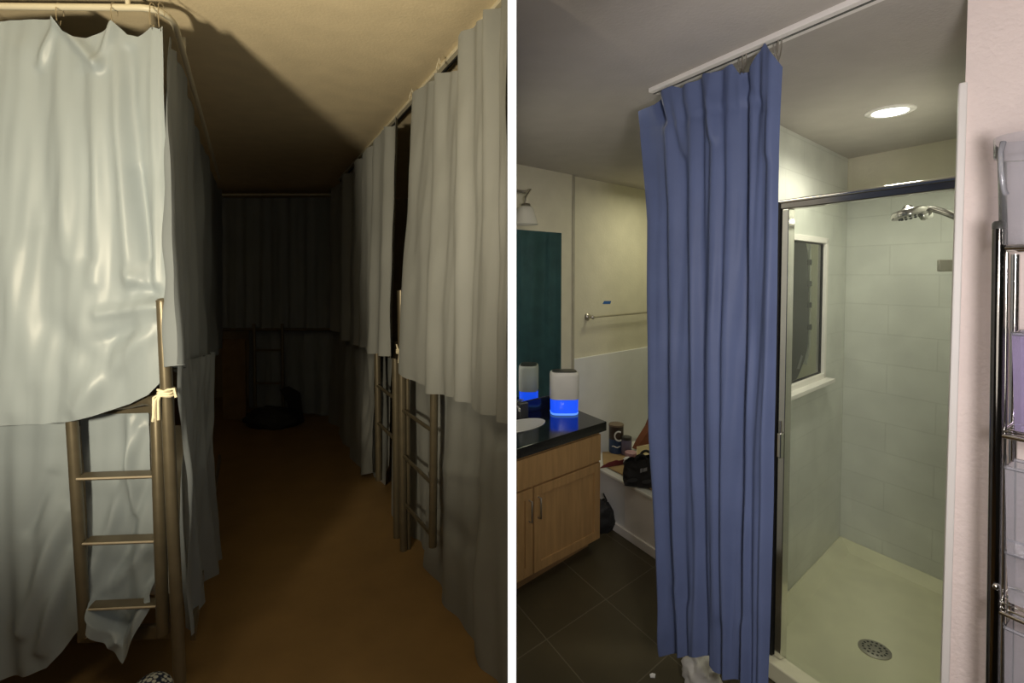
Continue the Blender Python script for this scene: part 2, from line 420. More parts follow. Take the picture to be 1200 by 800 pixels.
for (x0, y0, x1, y1) in ((90, 561, 183, 558), (97, 637, 186, 634), (102, 714, 189, 710)):
    a, b = at(x0, y0, YL - .012), at(x1, y1, YL - .012)
    rg = MB().para(a + V((0, .0, -.007)), b - a, (0, .034, .006), (0, 0, .011)).build('rung', M['frame'], lad, bevel=.002)
    MB().tube([a + V((0, -.001, 0)), b + V((0, -.001, 0))], .0034, 8).build('step_highlight', M['frame_lt'], rg, smooth=True)  # paler tube paints the highlight along the rung's front edge
a, b = at(90, 747, YL + .034), at(208, 741, YL + .034)
rl = MB().para(a + V((0, 0, -.02)), b - a, (0, .022, 0), (0, 0, .044)).build('bed_rail', M['frame'], bed, bevel=.003)
for px, py in ((101, 745), (195, 740)):
    MB().lathe([(.0065, 0), (.0065, .003), (.003, .006)], at(px, py, YL - .006), 12, axis=V((0, -1, 0))).build('bolt', M['frame_lt'], rl, smooth=True)
a2, b2 = at(-130, 474, YL + .05), at(200, 466, YL + .05)
MB().para(a2, b2 - a2, (0, .02, 0), (0, 0, -.05)).build('bed_rail', M['frame'], bed, bevel=.003)
q0 = V((pb.x - .01, LC.y + .02, a.z))
MB().para(q0 + V((-.03, 0, -.02)), RD * 1.9, (.018, 0, 0), (0, 0, .045)).build('bed_rail', M['frame'], bed, bevel=.003)
e = pf + RD * 2.0; e.z = 0; e.x -= .1
bar('post', V((e.x, e.y, 1.45)), e, .0175)
mt = V((at(204, 700, 1.70).x - .9, 1.73, .365))
mo = MB().para(mt, (.86, .03, 0), RD * 1.8, (0, 0, .15)).build('mattress', M['sheet'], bevel=.03)
tag(mo, 'white sheeted mattress on the lower left bunk, seen beside the ladder', 'mattress')

# ---- string ties
def tie(name, c, r, ends, label):
    t = MB()
    for k in range(3):
        z = -.008 + k * .008
        t.tube([c + V((r * math.cos(q), r * math.sin(q), z + .002 * math.sin(3 * q + k))) for q in [2 * PI * i / 20 for i in range(20)]], .0045, 6, closed=True)
    for e in ends: t.tube([c + V((-.004, -r, 0))] + [c + V(x) for x in e], .004, 6)
    return tag(t.build(name, M['string'], smooth=True), label, 'string')
c = lerp(pt, pb, (457 - 352) / 448)
tie('string_tie', c, .0225, [[(-.006, -.03, -.02), (-.008, -.028, -.08)], [(-.016, -.03, -.02), (-.026, -.028, -.085)], [(.018, -.022, .012), (.035, -.018, .014), (.042, -.02, -.012)], [(-.02, -.03, -.01), (-.022, -.03, -.075)]],
    'cream string knotted round the left bunk pole above the ladder')

bc = onz(177, 853, 0); bc = at(177, 790, 1.70); bc.z = 0
tag(MB().lathe([(.001, 0)] + [(.066 * math.sin(PI * k / 18), .066 - .066 * math.cos(PI * k / 18)) for k in range(1, 18)] + [(.001, .132)], bc, 32).build('dotted_ball', M['dots'], smooth=True),
    'navy ball with white honeycomb dots on the floor under the left bunk', 'ball')

# ---- back bunk at the end of the aisle
BK = (V((0, YB, 0)), V((1, 0, 0)))
z1 = at(320, 228, YB - .03).z
a, b = at(236, 228, YB - .03), at(392, 228, YB - .03)
tag(MB().tube([a, b], .011, 10).build('curtain_rod', M['rod'], smooth=True), 'straight pale curtain rod across the far end of the aisle', 'curtain rod')
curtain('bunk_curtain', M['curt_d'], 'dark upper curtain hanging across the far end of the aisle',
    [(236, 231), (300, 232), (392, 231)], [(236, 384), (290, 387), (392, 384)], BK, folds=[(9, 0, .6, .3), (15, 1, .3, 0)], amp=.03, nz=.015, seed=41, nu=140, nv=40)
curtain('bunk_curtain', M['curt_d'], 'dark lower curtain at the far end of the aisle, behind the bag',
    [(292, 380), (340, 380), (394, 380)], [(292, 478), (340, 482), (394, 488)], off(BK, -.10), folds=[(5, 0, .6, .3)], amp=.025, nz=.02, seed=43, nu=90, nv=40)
bb = thing('bunk_bed', V((at(298, 480, YB - .05).x, YB - .05, 0)), 'dark far bunk frame with short ladder at the end of the aisle', 'bunk bed', 'steel bunk beds along the aisle')
def fl(px, Y): p = at(px, 400, Y); p.z = 0; return p
for px in (298, 331):
    p = fl(px, YB - .05); bar('post', V((p.x, p.y, 1.0)), p, .016, par=bb)
for py in (410, 449):
    bar('rung', at(298, py, YB - .05), at(331, py, YB - .05), .012, par=bb)
bar('bed_rail', at(240, 386, YB - .02), at(392, 386, YB - .02), .016, par=bb)
p = fl(275, YB - .02)
tag(MB().box(V((p.x, p.y - .02, .42)), (.24, .03, .84)).build('storage_board', M['brownboard'], bevel=.004), 'brown board standing upright at the far left end of the aisle', 'board')
def blob(name, m, c, s, seed, label, cat, extra=None, amp=.18):
    mb = MB()
    def fn(u, v):
        a = 2 * PI * u; b = PI * v
        d = V((math.cos(a) * math.sin(b), math.sin(a) * math.sin(b), -math.cos(b)))
        k = 1 + amp * noise.noise(d * 2.1 + V((seed, 0, 0))) + amp * .5 * noise.noise(d * 5 + V((0, seed, 0)))
        q = V((d.x * s[0] * k, d.y * s[1] * k, d.z * s[2] * k))
        q.z = max(q.z, -s[2] * .62)
        return V(c) + q
    mb.grid(fn, 48, 28)
    o = mb.build(name, m, smooth=True)
    z0 = min(p.z for p in mb.v)
    return tag(o, label, cat)
p = fl(318, YB - .3); blob('duffel_bag', M['blackfab'], (p.x, p.y, .075), (.27, .13, .12), 5, 'low black duffel bag on the floor at the end of the aisle', 'bag')
p = at(341, 462, YB - .09)
sh = MB().plate([p + V((-.10, 0, .06)), p + V((-.02, 0, .09)), p + V((.10, 0, .02)), p + V((.13, 0, -.28)), p + V((.04, 0, -.26)), p + V((-.05, 0, -.01))], (0, -.05, 0))
tag(sh.build('dark_garment', M['blackfab'], bevel=.01), 'black garment hanging off the far ladder rung', 'garment')

# ---- right hand bunks
a, b = onz(592, -3, ZC - .02), onz(396, 212, ZC - .02)
w = V((RD.y, -RD.x, 0)) * .022
dz = a + (a - b).normalized() * .0
tr = thing('curtain_track', V((a.x, a.y, ZC - .02)), 'long white curtain track on the ceiling above the right bunks', 'curtain track')
MB().para(V((a.x, a.y, ZC - .016)), b - a, w, (0, 0, .016)).build('track_rail', M['rod'], tr, bevel=.002)
MB().para(V((a.x, a.y, ZC - .024)) + w * .9, b - a, w * .5, (0, 0, .010)).build('track_slot', M['black'], tr)
for px, py, lb in ((541, 48, 'wire hook where the near right curtain meets its track'), (515, 80, 'wire hook at the second peak of the near right curtain'), (483, 108, 'wire hook at the leading edge of the near right curtain')):
    p = onpl(px, py, off(RP, .012)); p.z = ZC - .036; q = p - V((0, 0, .03)) + nrm(RP) * .012
    hook(p, q, lb, 'hooks on the right track', M['rod'], .002)
RU = off(RP, .03)
curtain('bunk_curtain', M['curt_g2'], 'near grey upper curtain on the right bunks, beside the white edge',
    [(487, 110), (498, 98), (508, 91), (513, 88), (534, 82), (541, 52), (546, 38), (560, 24), (575, 12), (597, -8)],
    [(471, 436), (478, 443), (490, 450), (500, 455), (503, 460), (530, 466), (550, 474), (562, 482), (578, 488), (597, 497)], RU,
    folds=[(4.2, .4, .6, .5), (7.7, 1.4, .35, -.4)], amp=.022, a0=.8, nz=.014, seed=51, nu=200, nv=90,
    edges=[(0, 0, 0), (.45, 0, 0), (1, 0, 0)])
curtain('bunk_curtain', M['curt_g2'], 'far grey upper curtain on the right bunks, left of the dark gap',
    [(391, 222), (405, 205), (414, 198), (420, 186), (428, 182), (435, 170), (441, 168), (447, 152), (458, 148), (469, 135)],
    [(391, 386), (398, 392), (404, 398), (412, 403), (428, 407), (430, 413), (445, 415), (462, 421)], RU,
    folds=[(6.2, .9, .7, .3), (11, 1.4, .3, -.4)], amp=.035, a0=.8, nz=.014, seed=57, nu=180, nv=70)
rb = thing('bunk_bed', V((at(471, 650, 2.75).x, 2.75, 0)), 'near right bunk frame with tall post and three-rung ladder', 'bunk bed', 'steel bunk beds along the aisle')
RF = off(RP, .0)
def onp(px, py, d=0): return onpl(px, py, off(RF, d))
a = onp(470, 340); b = onp(473, 655)
b = a + (b - a) * (a.z / (a.z - b.z))
bar('post', a, b, .0205, par=rb)
a = onp(477.5, 430, -.03); b = V((a.x, a.y, 0)); bar('post', a, b, .012, par=rb)
ld = MB().tube([onp(509, 440), onp(507, 640)], .0185, 12).build('ladder', M['frame'], rb, smooth=True)
for (x0, y0, x1, y1) in ((473, 481, 507, 505), (474, 535, 506, 566), (476, 592, 506, 627)):
    bar('rung', onp(x0, y0), onp(x1, y1), .0095, par=ld)
MB().tube([onp(470, 432, -.16), onp(560, 490, -.16)], .016, 8).build('bed_rail', M['frame'], rb, smooth=True)
c = onp(470.5, 411)
tie('string_tie', c, .026, [[(-.006, -.03, -.02), (-.01, -.03, -.06)], [(.014, -.03, .02), (.018, -.034, .045)], [(-.016, -.026, .02), (-.02, -.03, .04)]], 'cream string knotted round the right bunk post in the dark gap')
rb2 = thing('bunk_bed', V((onp(450, 560).x, onp(450, 560).y, 0)), 'far right bunk frame with ladder beyond the tall post', 'bunk bed', 'steel bunk beds along the aisle')
a = onp(463.5, 400, -.005); b = V((a.x, a.y, 0)); bar('post', a, b, .022, par=rb2)
ld = MB().tube([onp(442, 405), onp(444, 562)], .021, 12).build('ladder', M['frame'], rb2, smooth=True)
for (x0, y0, x1, y1) in ((442, 451, 463, 467), (443, 495, 463, 515)):
    bar('rung', onp(x0, y0), onp(x1, y1), .011, par=ld)
MB().tube([onp(392, 392, -.05), onp(462, 418, -.05)], .016, 8).build('bed_rail', M['frame'], rb2, smooth=True)
curtain('bunk_curtain', M['curt_g2'], 'grey lower curtain right of the near right ladder, reaching the floor',
    [(511, 440), (540, 460), (597, 486)], [(497, 668), (506, 694), (520, 718), (536, 744), (549, 772), (560, 800), (597, 905)], off(RP, -.055),
    folds=[(2.4, 2.6, .6, 1.0), (4.6, 1.4, .4, -.8)], amp=.026, a0=.3, nz=.014, seed=61, nfreq=(3.5, 1.4), nu=150, nv=100, edges=[(0, 0, 0), (.6, -1, 0), (.85, 3, 0), (1, 0, 0)],
    ridges=[(515, 545, 560, 560, 10, .012), (520, 600, 545, 640, 10, -.015), (585, 530, 560, 760, 9, .022), (512, 560, 500, 660, 6, .012)])
curtain('bunk_curtain', M['curt_g2'], 'grey lower curtain behind the rungs of the near right ladder',
    [(476, 425), (512, 450)], [(484, 638), (490, 648), (506, 650)], off(RP, -.10), folds=[(1.2, .3, .7, .9), (2.4, 1, .4, -1)], amp=.022, nz=.012, seed=63, nfreq=(2, 1.4), nu=60, nv=80)
curtain('bunk_curtain', M['curt_g2'], 'long dim lower curtain of the far right bunk, left of its ladder',
    [(390, 384), (412, 396), (441, 412)], [(388, 492), (400, 511), (410, 535), (416, 548), (422, 557), (440, 553)], off(RP, -.015),
    folds=[(4, .3, .7, .9), (7, 1, .4, -1)], amp=.03, nz=.02, seed=67, nu=100, nv=60)
curtain('bunk_curtain', M['curt_g2'], 'lower curtain gathered behind the far right ladder with a pointed hem',
    [(441, 408), (461, 420)], [(439, 580), (443, 580), (450, 566), (458, 545)], off(RP, -.10), folds=[(1.2, .3, .7, .9)], amp=.025, nz=.012, seed=69, nfreq=(2, 1.4), nu=50, nv=60)
curtain('bunk_curtain', M['curt_g2'], 'narrow lower curtain strip beside the tall right post',
    [(462, 420), (472, 430)], [(459, 606), (463, 612), (470, 613)], off(RP, -.05), folds=[(1, .3, .5, .9)], amp=.015, nz=.008, seed=71, nfreq=(1.5, 1.2), nu=30, nv=60)

# ================================================================== BATHROOM
ZF = -.15; ZR = 2.18
A = D2(-.533, 1); B = D2(1.12, 1)
def line(p, d, q, e):          # meeting point of two plan lines
    cr = d.x * e.y - d.y * e.x
    t = ((q.x - p.x) * e.y - (q.y - p.y) * e.x) / cr
    return V((p.x + d.x * t, p.y + d.y * t, 0))
def flat(p, z): return V((p.x, p.y, z))
corner = flat(onz(672, 205, ZR), 0)                       # where mirror wall meets tub alcove
SX = flat(onz(984, 634, -.10), 0)                         # back corner of the shower
AP = flat(onz(726, 624, ZF), 0)                           # foot of tub apron
S0 = flat(at(912, 400, 2.09), 0)                          # strike jamb
Bm = B
mw0 = line(corner, B, V((.011, 0, 0)), V((0, 1, 0)))      # mirror wall starts at the partition
tubback = line(SX, A, corner, B)
apr_far = line(AP, A, corner, B)
shl = line(SX, B, S0, A)                                  # front end of shower's left wall
apr_near = line(AP, A, SX, B)
S1 = flat(onpl(1124, 400, (S0, A)), 0)                    # hinge jamb
shr = line(SX, A, S1, D2(.9, 1))                          # back right corner of shower
def wall(name, p, q, back, z0, z1, m, th=.06, uv=False):
    mb = MB().para(flat(p, z0), flat(q - p, 0), back * th, (0, 0, z1 - z0))
    d = (q - p).normalized()
    return struct(name, mb, m, uvf=(lambda c: ((c - p).dot(d), c.z - z0)) if uv else None)
bn = V((-B.y, B.x, 0)); an = V((A.y, -A.x, 0))            # away from the camera for B and A walls
fl2 = MB().para((.01, -1.5, ZF - .05), (5, 0, 0), (0, 8, 0), (0, 0, .05))
g0 = flat(onz(710, 702, ZF), 0)
MI = Matrix(((A.x, B.x), (A.y, B.y))).inverted()
def uvfloor(c):
    q = c - g0; s = MI @ __import__('mathutils').Vector((q.x, q.y)); return (s.x + .43 * 20, s.y + .43 * 20)
struct('floor', fl2, M['floor_r'], uvf=uvfloor)
struct('ceiling', MB().para((.01, -1.5, ZR), (5, 0, 0), (0, 8, 0), (0, 0, .08)), M['ceil_r'])
wall('wall_left', mw0, corner, bn, ZF, ZR, M['wall_r'])
tw0 = corner + bn * .025
wall('wall_back', tw0 - B * .01, tubback + B * .1 + bn * .025, bn, ZF, ZR, M['wall_r'])
struct('trim_shade_1', MB().para(flat(corner, ZF) - B * .012 - bn * .006, B * .022, bn * .03, (0, 0, ZR - ZF)), mat('painted corner shade', (.40, .37, .29), .8))  # darker strip paints the shade line where the two walls meet
zs = onpl(672, 421, (corner, B)).z
sp0 = tw0 - bn * .012
struct('wall_surround', MB().para(flat(corner + B * .012 + bn * .004, ZF + .2), (tubback - corner) - B * .03, bn * .02, (0, 0, zs - ZF - .2)), M['surround'], bevel=.003)
wall('wall_alcove', tubback + A * .05, SX, an, ZF, ZR, M['wall_r'])
wall('wall_shower_back', SX - A * .0, shr, an, ZF, 2.02 if False else ZR - .20, M['tile'], uv=True)
struct('wall_shower_top', MB().para(flat(SX, ZR - .20) + an * .002, shr - SX, an * .06, (0, 0, .20)), M['wall_r'])
wall('wall_shower_right', shr, S1, V((1, 0, 0)), ZF, ZR, M['tile'], uv=True)
# shower's left wall with its window opening
LW = (SX, B)
w1 = flat(onpl(968.5, 300, LW), 0); w0 = w1 - B * .62
zt = onpl(967, 279, LW).z; zb = onpl(967, 442, LW).z
lw = MB(); T = bn * .028
lw.para(flat(shl, ZF), w0 - shl, T, (0, 0, ZR - ZF)); lw.para(flat(w1, ZF), SX - w1, T, (0, 0, ZR - ZF))
lw.para(flat(w0, ZF), w1 - w0, T, (0, 0, zb - ZF)); lw.para(flat(w0, zt), w1 - w0, T, (0, 0, ZR - zt))
struct('wall_shower_left', lw, M['tile'], uvf=lambda c: ((c - SX).dot(B) + 3, c.z - ZF))
win = MB(); fw = .03
for (o_, s_, zz, hh) in ((w0, w1 - w0, zb, fw), (w0, w1 - w0, zt - fw, fw)):
    win.para(flat(o_, zz) - bn * .01, s_, bn * .042, (0, 0, hh))
for o_ in (w0, w1 - B * fw):
    win.para(flat(o_, zb) - bn * .01, B * fw, bn * .042, (0, 0, zt - zb))
wo = struct('window_1', win, M['trimw'], bevel=.002)
wd = bpy.data.objects['window_1']
MB().quad(flat(w0, zb + fw) + bn * .012, w1 - w0, (0, 0, zt - zb - 2 * fw)).build('pane', M['pane'], wd)
gk = MB()
gk.para(flat(w1 - B * (fw + .006), zb + fw) + bn * .006, B * .006, bn * .012, (0, 0, zt - zb - 2 * fw))
gk.para(flat(w0, zb + fw) + bn * .006, w1 - w0, bn * .012, (0, 0, .006)); gk.para(flat(w0, zt - fw - .006) + bn * .006, w1 - w0, bn * .012, (0, 0, .006))
gk.build('window_gasket', M['rubber'], wd)
MB().para(flat(w0, zb - .02) - bn * .05, w1 - w0 + B * .02, bn * .05, (0, 0, .022)).build('window_sill', M['trimw'], wd, bevel=.003)
# dark oval board behind the pane
OP = off((w1 + bn * .045, B), 0)
ov = thing('oval_board', flat(onpl(930, 450, OP), zb + .03), 'charcoal oval board with dark tabs seen through the shower window', 'board')
prof = [(938, 274), (944, 281), (947, 295), (948, 330), (948, 380), (947, 405), (943, 422), (936, 440), (928, 455), (922, 462)]
R_ = [onpl(x, y, OP) for x, y in prof]
cx = R_[0] - B * .02
mir = [p - B * (2 * max(.02, (p - flat(cx, p.z)).dot(B)) + .0) for p in R_]
Lx = [flat(flat(w0 + B * .06 + bn * .045, 0) + B * (.10 * abs(k - 4.5) / 4.5) ** 1.0 * 1.0, R_[k].z) for k in range(10)]
MB().plate(R_ + Lx[::-1], bn * .02).build('board_panel', M['slate'], ov, bevel=.004)
MB().plate([onpl(949.2, 282, OP), onpl(950.8, 283, OP), onpl(950.2, 405, OP), onpl(945.5, 428, OP), onpl(944, 426, OP), onpl(948.6, 403, OP)], bn * .012).build('edge_strip', M['whitepl'], ov)
for y in (304, 329, 354, 380):
    q = onpl(946, y, OP); MB().para(q - bn * .003, onpl(951, y, OP) - q, bn * .025, (0, 0, -.03)).build('tab', M['slate'], ov, bevel=.003)
q = onpl(935, 425, OP); MB().plate([onpl(933, 432, OP) - bn * .002, onpl(936, 432, OP) - bn * .002, onpl(940, 417, OP) - bn * .002, onpl(938, 415, OP) - bn * .002], -bn * .002).build('label_tag', M['greyprint'], ov)

# shower pan + curb + drain
pan = MB().para(flat(shl - bn * .01 + B * .005, ZF), SX - shl - B * .01, (S1 - shl), (0, 0, .04))
o = tag(MB().plate([flat(shl, ZF), flat(SX, ZF), flat(shr, ZF), flat(S1, ZF)], (0, 0, .045)).build('shower_pan', M['pan'], origin=flat(shl, ZF)), 'cream shower pan with round drain behind the glass door', 'shower pan')
lip = MB()
inn = [lerp(SX, S1, .06), ]
for (u0_, u1_, n_) in ((SX, shr, -an), (shl, SX, -bn)):
    lip.add([flat(u0_, ZF + .04), flat(u1_, ZF + .04), flat(u1_, ZF + .085), flat(u0_, ZF + .085), flat(u0_ + n_ * .085, ZF + .04), flat(u1_ + n_ * .085, ZF + .04), flat(u1_ + n_ * .012, ZF + .085), flat(u0_ + n_ * .012, ZF + .085)], [(0, 1, 2, 3), (4, 5, 6, 7), (0, 1, 5, 4), (3, 2, 6, 7), (0, 3, 7, 4), (1, 2, 6, 5)])
lip.build('pan_rim', M['pan'], o, bevel=.006)
MB().para(flat(shl, ZF) - an * .06, S1 - shl, an * .10, (0, 0, .075)).build('curb', M['pan'], o, bevel=.008)
dc = onz(1025, 761, ZF + .047)
dr = tag(MB().lathe([(.060, 0), (.060, .003), (.055, .005)], dc, 32).build('shower_drain', M['nickel'], smooth=True), 'round metal drain in the shower pan', 'drain')
dh = MB()
for k in range(16):
    q = 2 * PI * k / 16; dh.lathe([(.005, 0), (.005, .0012)], dc + V((.042 * math.cos(q), .042 * math.sin(q), .0045)), 8)
for k in range(8):
    q = 2 * PI * k / 8; dh.lathe([(.005, 0), (.005, .0012)], dc + V((.022 * math.cos(q), .022 * math.sin(q), .0045)), 8)
dh.build('drain_holes', M['black'], dr)

# shower door
SP = (S0, A)
zh = onpl(918, 246, SP).z
dj = thing('shower_door', flat(S0, ZF + .08), 'framed glass shower door with chrome header beside the blue curtain', 'shower door')
jb = ZF + .078
J = flat(onpl(917, 400, SP), 0)
MB().para(flat(J, jb) - an * .02, -A * .030, an * .04, (0, 0, zh - jb)).build('door_jamb', M['chrome'], dj, bevel=.003)
MB().para(flat(J, jb) - an * .03 + A * .003, A * .060, an * .05, (0, 0, zh + .03 - jb)).build('jamb_shade', M['rubber'], dj)  # black strip stands in for the shadow gap between curtain and jamb
h0 = J + A * .04
MB().para(flat(h0, zh) - an * .025, S1 - h0, an * .05, (0, 0, .030)).build('header', M['hdr'], dj, bevel=.006)
MB().tube([flat(h0, zh + .030) - an * .022, flat(S1, zh + .030) - an * .022], .008, 10).build('header_lip', M['chrome'], dj, smooth=True)
g1 = J - A * .030
MB().quad(flat(g1, jb + .005), S1 - g1 + A * .012, (0, 0, zh - jb - .005)).build('glass_panel', M['glass'], dj)
hp = onpl(919, 505, SP) - an * .025
hd = MB().para(hp + V((0, 0, -.10)), -A * .018, -an * .022, (0, 0, .10)).build('door_handle', M['chrome'], dj, bevel=.004)
MB().tube([hp - A * .009 - an * .01, hp - A * .009 - an * .01 + V((0, 0, .05))], .006, 10).build('handle_pin', M['chrome'], hd, smooth=True)
MB().para(flat(S1, jb) + A * .006 - an * .012, A * .012, an * .024, (0, 0, zh - jb)).build('hinge_channel', M['trimw'], dj)

# shower head + valve
RW = (S1, D2(.9, 1))
hc = at(1066, 251, 2.0)
sh = thing('overhead_shower', hc, 'chrome shower head on an arm under the door header', 'shower head')
ax = V((.10, -.12, -.62)).normalized()
MB().lathe([(.012, -.035), (.02, -.025), (.055, -.016), (.062, -.004), (.060, .008), (.045, .012)], hc, 32, axis=ax).build('spray_plate', M['hdr'], sh, smooth=True)
nz_ = MB()
for k in range(14):
    q = 2 * PI * k / 14; e1 = ax.cross(V((0, 1, 0))).normalized(); e2 = ax.cross(e1)
    nz_.lathe([(.005, 0), (.004, .004)], hc + ax * .011 + (e1 * math.cos(q) + e2 * math.sin(q)) * .035, 8, axis=ax)
nz_.build('nozzles', M['rubber'], sh)
wp_ = at(1130, 258, 1.86)
MB().tube([hc - ax * .02, at(1082, 245, 1.98), at(1095, 245, 1.95), at(1108, 249, 1.91), at(1118, 253, 1.88), wp_], .0125, 12).build('shower_arm', M['hdr'], sh, smooth=True)
k0 = at(1085, 252, 1.98); MB().lathe([(.014, -.018), (.018, -.012), (.018, .012), (.014, .018)], k0, 16, axis=V((.6, -.2, .2))).build('swivel_joint', M['chrome'], sh, smooth=True)
vq = at(1110, 311, 1.92)
vt = thing('shower_valve', vq, 'square chrome shower control on the right shower wall', 'shower valve')
MB().box(vq, (.055, .03, .045), D2(1, -.5)).build('valve_plate', M['nickel'], vt, bevel=.004)
MB().tube([vq, vq + V((.10, .03, 0))], .012, 12).build('valve_stem', M['chrome'], vt, smooth=True)
# downlight
lc = onz(1043, 131, ZR - .004)
dl = thing('ceiling_downlight', lc, 'lit round recessed downlight in the shower ceiling', 'ceiling light')
MB().lathe([(.088, .004), (.088, .0), (.075, -.006), (.064, -.002), (.064, .004)], lc, 40).build('trim_ring', M['trimw'], dl, smooth=True)
MB().lathe([(.063, 0), (.060, -.004), (.03, -.007), (.002, -.008)], lc, 36).build('lens', M['led'], dl, smooth=True)
p = onz(917, 189, ZR - .001); struct('trim_2', MB().para(flat(p, ZR - .02), V((.085, -.015, 0)), V((.01, .03, 0)), (0, 0, .02)), M['trimw'])

# pink wall with white edge trim
PW = at(1122, 400, 1.25); PW.z = 0
pd = D2(.8, -.6)
pn = V((-pd.y, pd.x, 0))
struct('wall_right', MB().plate([flat(PW, ZF), flat(PW + pd * 1.3, ZF), flat(PW + pd * 1.3 + pn * .45, ZF), flat(S1 + V((.004, 0, 0)), ZF)], (0, 0, ZR - ZF)), M['pink'])
tq = at(1122, 96, 1.245)
struct('trim_3', MB().para(flat(PW, ZF) - pn * .008 - pd * .012, pd * .016, pn * .03, (0, 0, tq.z - ZF)), M['trimw'], bevel=.003)

# ---- curtain rail and blue curtain
ra, rb_ = onz(766, 108, ZR - .01), onz(1024, -3, ZR - .01)
CP = (flat(ra, 0), D2(rb_.x - ra.x, rb_.y - ra.y))
cu = CP[1]; cn = nrm(CP)
ct = thing('ceiling_track', flat(ra, ZR), 'white ceiling curtain track running above the blue curtain', 'curtain track')
MB().para(flat(ra, ZR - .016) - cn * .026, rb_ - ra + cu * .3, cn * .052, (0, 0, .016)).build('track_rail', M['trimw'], ct, bevel=.002)
MB().para(flat(ra, ZR - .0175) - cn * .004, rb_ - ra + cu * .3, cn * .008, (0, 0, .003)).build('track_slot', M['greypl'], ct)
CB = off(CP, .02)
curtain('bathroom_curtain', M['curt_b'], 'tall blue curtain gathered on the ceiling track beside the shower',
    [(750, 131), (757, 126), (764, 122), (768, 114), (780, 106), (789, 101), (798, 103), (815, 94), (828, 86), (835, 86), (848, 80), (859, 75), (865, 85), (878, 82), (888, 66), (899, 51), (906, 60), (911, 68), (916, 78)],
    [(776, 767), (800, 769), (815, 768), (826, 771), (836, 786), (850, 794), (872, 800), (897, 811)], CB,
    folds=[(6.5, .2, .75, .5), (11.5, 1.4, .25, -.6), (3.2, 2, .5, .8)], amp=.017, a0=.6, a1=1, nz=.014, seed=77, nu=240, nv=150,
    edges=[(0, 0, 0), (.08, 2, 0), (.2, 4, 0), (.35, 1, 0), (.6, -2, -2), (.9, 0, -1), (1, 0, 0)],
    ridges=[(768, 114, 778, 142, 5, -.03), (789, 103, 800, 180, 5, .02), (828, 88, 838, 160, 6, .022), (870, 90, 898, 132, 6, -.008), (899, 52, 903, 180, 7, .014), (752, 150, 900, 118, 4, -.004),
            (800, 130, 806, 700, 7, -.014), (840, 120, 842, 720, 9, .014), (872, 130, 868, 720, 9, -.012), (790, 690, 776, 760, 8, .012)])
for px, py, lb in ((868, 76, 'wire curtain hook left of the tall peak of the blue curtain'), (872, 75, 'second wire curtain hook left of the blue curtain peak'), (909, 60, 'wire curtain hook right of the tall peak of the blue curtain'), (913, 62, 'last wire curtain hook at the right edge of the blue curtain')):
    q = onpl(px, py + 5, CB); p = flat(onpl(px, py, CP), ZR - .022)
    hook(p, flat(q, min(q.z, ZR - .05)), lb, 'hooks on the bathroom track', M['nickel'], .0018)

# ---- vanity
V0 = flat(onz(696, 643, ZF), 0)                            # toe-kick corner
VF = (V0 - bn * .03 + B * .02, B)                          # cabinet front plane
fr = flat(onpl(702, 560, VF), 0)
left_end = line(fr, B, V((.012, 0, 0)), V((0, 1, 0)))
WID = (fr - left_end).length
dpt = line(fr, A, mw0, B) - fr
zt_c = onpl(702, 505, VF).z
ztoe = ZF + .075
vn = thing('vanity_cabinet', flat(lerp(fr, left_end, .5), ZF), 'light maple vanity cabinet under the black countertop', 'cabinet')
MB().para(flat(left_end, ztoe), fr - left_end, dpt * .97, (0, 0, zt_c - ztoe)).build('carcass', M['oak'], vn, bevel=.002)
MB().para(flat(left_end + bn * .045, ZF), V0 - left_end + B * .0, dpt * .6, (0, 0, ztoe - ZF)).build('toe_kick', M['oakdk'], vn)
def vpt(px, py): return onpl(px, py, off(VF, .018))
ez = zt_c
def front(x0, x1, z0, z1, name, rec=True):
    """panel on the cabinet front; x measured leftwards from the right corner"""
    mb = MB(); o_ = fr - bn * .018
    def P(x, z, d=0): return flat(o_ - B * x + bn * d, z)
    r = .05 if rec else 0
    if not rec:
        mb.para(P(x1, z0), B * (x1 - x0), bn * .018, (0, 0, z1 - z0))
    else:
        mb.para(P(x1, z0), B * r, bn * .018, (0, 0, z1 - z0)); mb.para(P(x0 + r, z0), B * r, bn * .018, (0, 0, z1 - z0))
        mb.para(P(x1 - r, z0), B * (x1 - x0 - 2 * r), bn * .018, (0, 0, r)); mb.para(P(x1 - r, z1 - r), B * (x1 - x0 - 2 * r), bn * .018, (0, 0, r))
        mb.para(P(x1 - r, z0 + r, .009), B * (x1 - x0 - 2 * r), bn * .008, (0, 0, z1 - z0 - 2 * r))
    return mb.build(name, M['oak'], vn, bevel=.0015)
pz = onpl(700, 540, VF).z
xs = (fr - flat(onpl(623, 600, VF), 0)).length
def handle(door, x):
    o_ = fr - bn * .018 - B * x; zt2 = pz - .06
    mb = MB().tube([flat(o_ - bn * .0, zt2), flat(o_ - bn * .022, zt2), flat(o_ - bn * .022, zt2 - .11), flat(o_, zt2 - .11)], .005, 8)
    return mb.build('handle', M['nickel'], door, smooth=True)
front(.008, WID - .0, pz + .008, zt_c - .012, 'drawer_front', rec=False)
d1 = front(.012, xs - .004, ztoe + .012, pz - .004, 'door'); handle(d1, xs - .03)
d2 = front(xs + .008, WID - .0, ztoe + .012, pz - .004, 'door'); handle(d2, xs + .035)
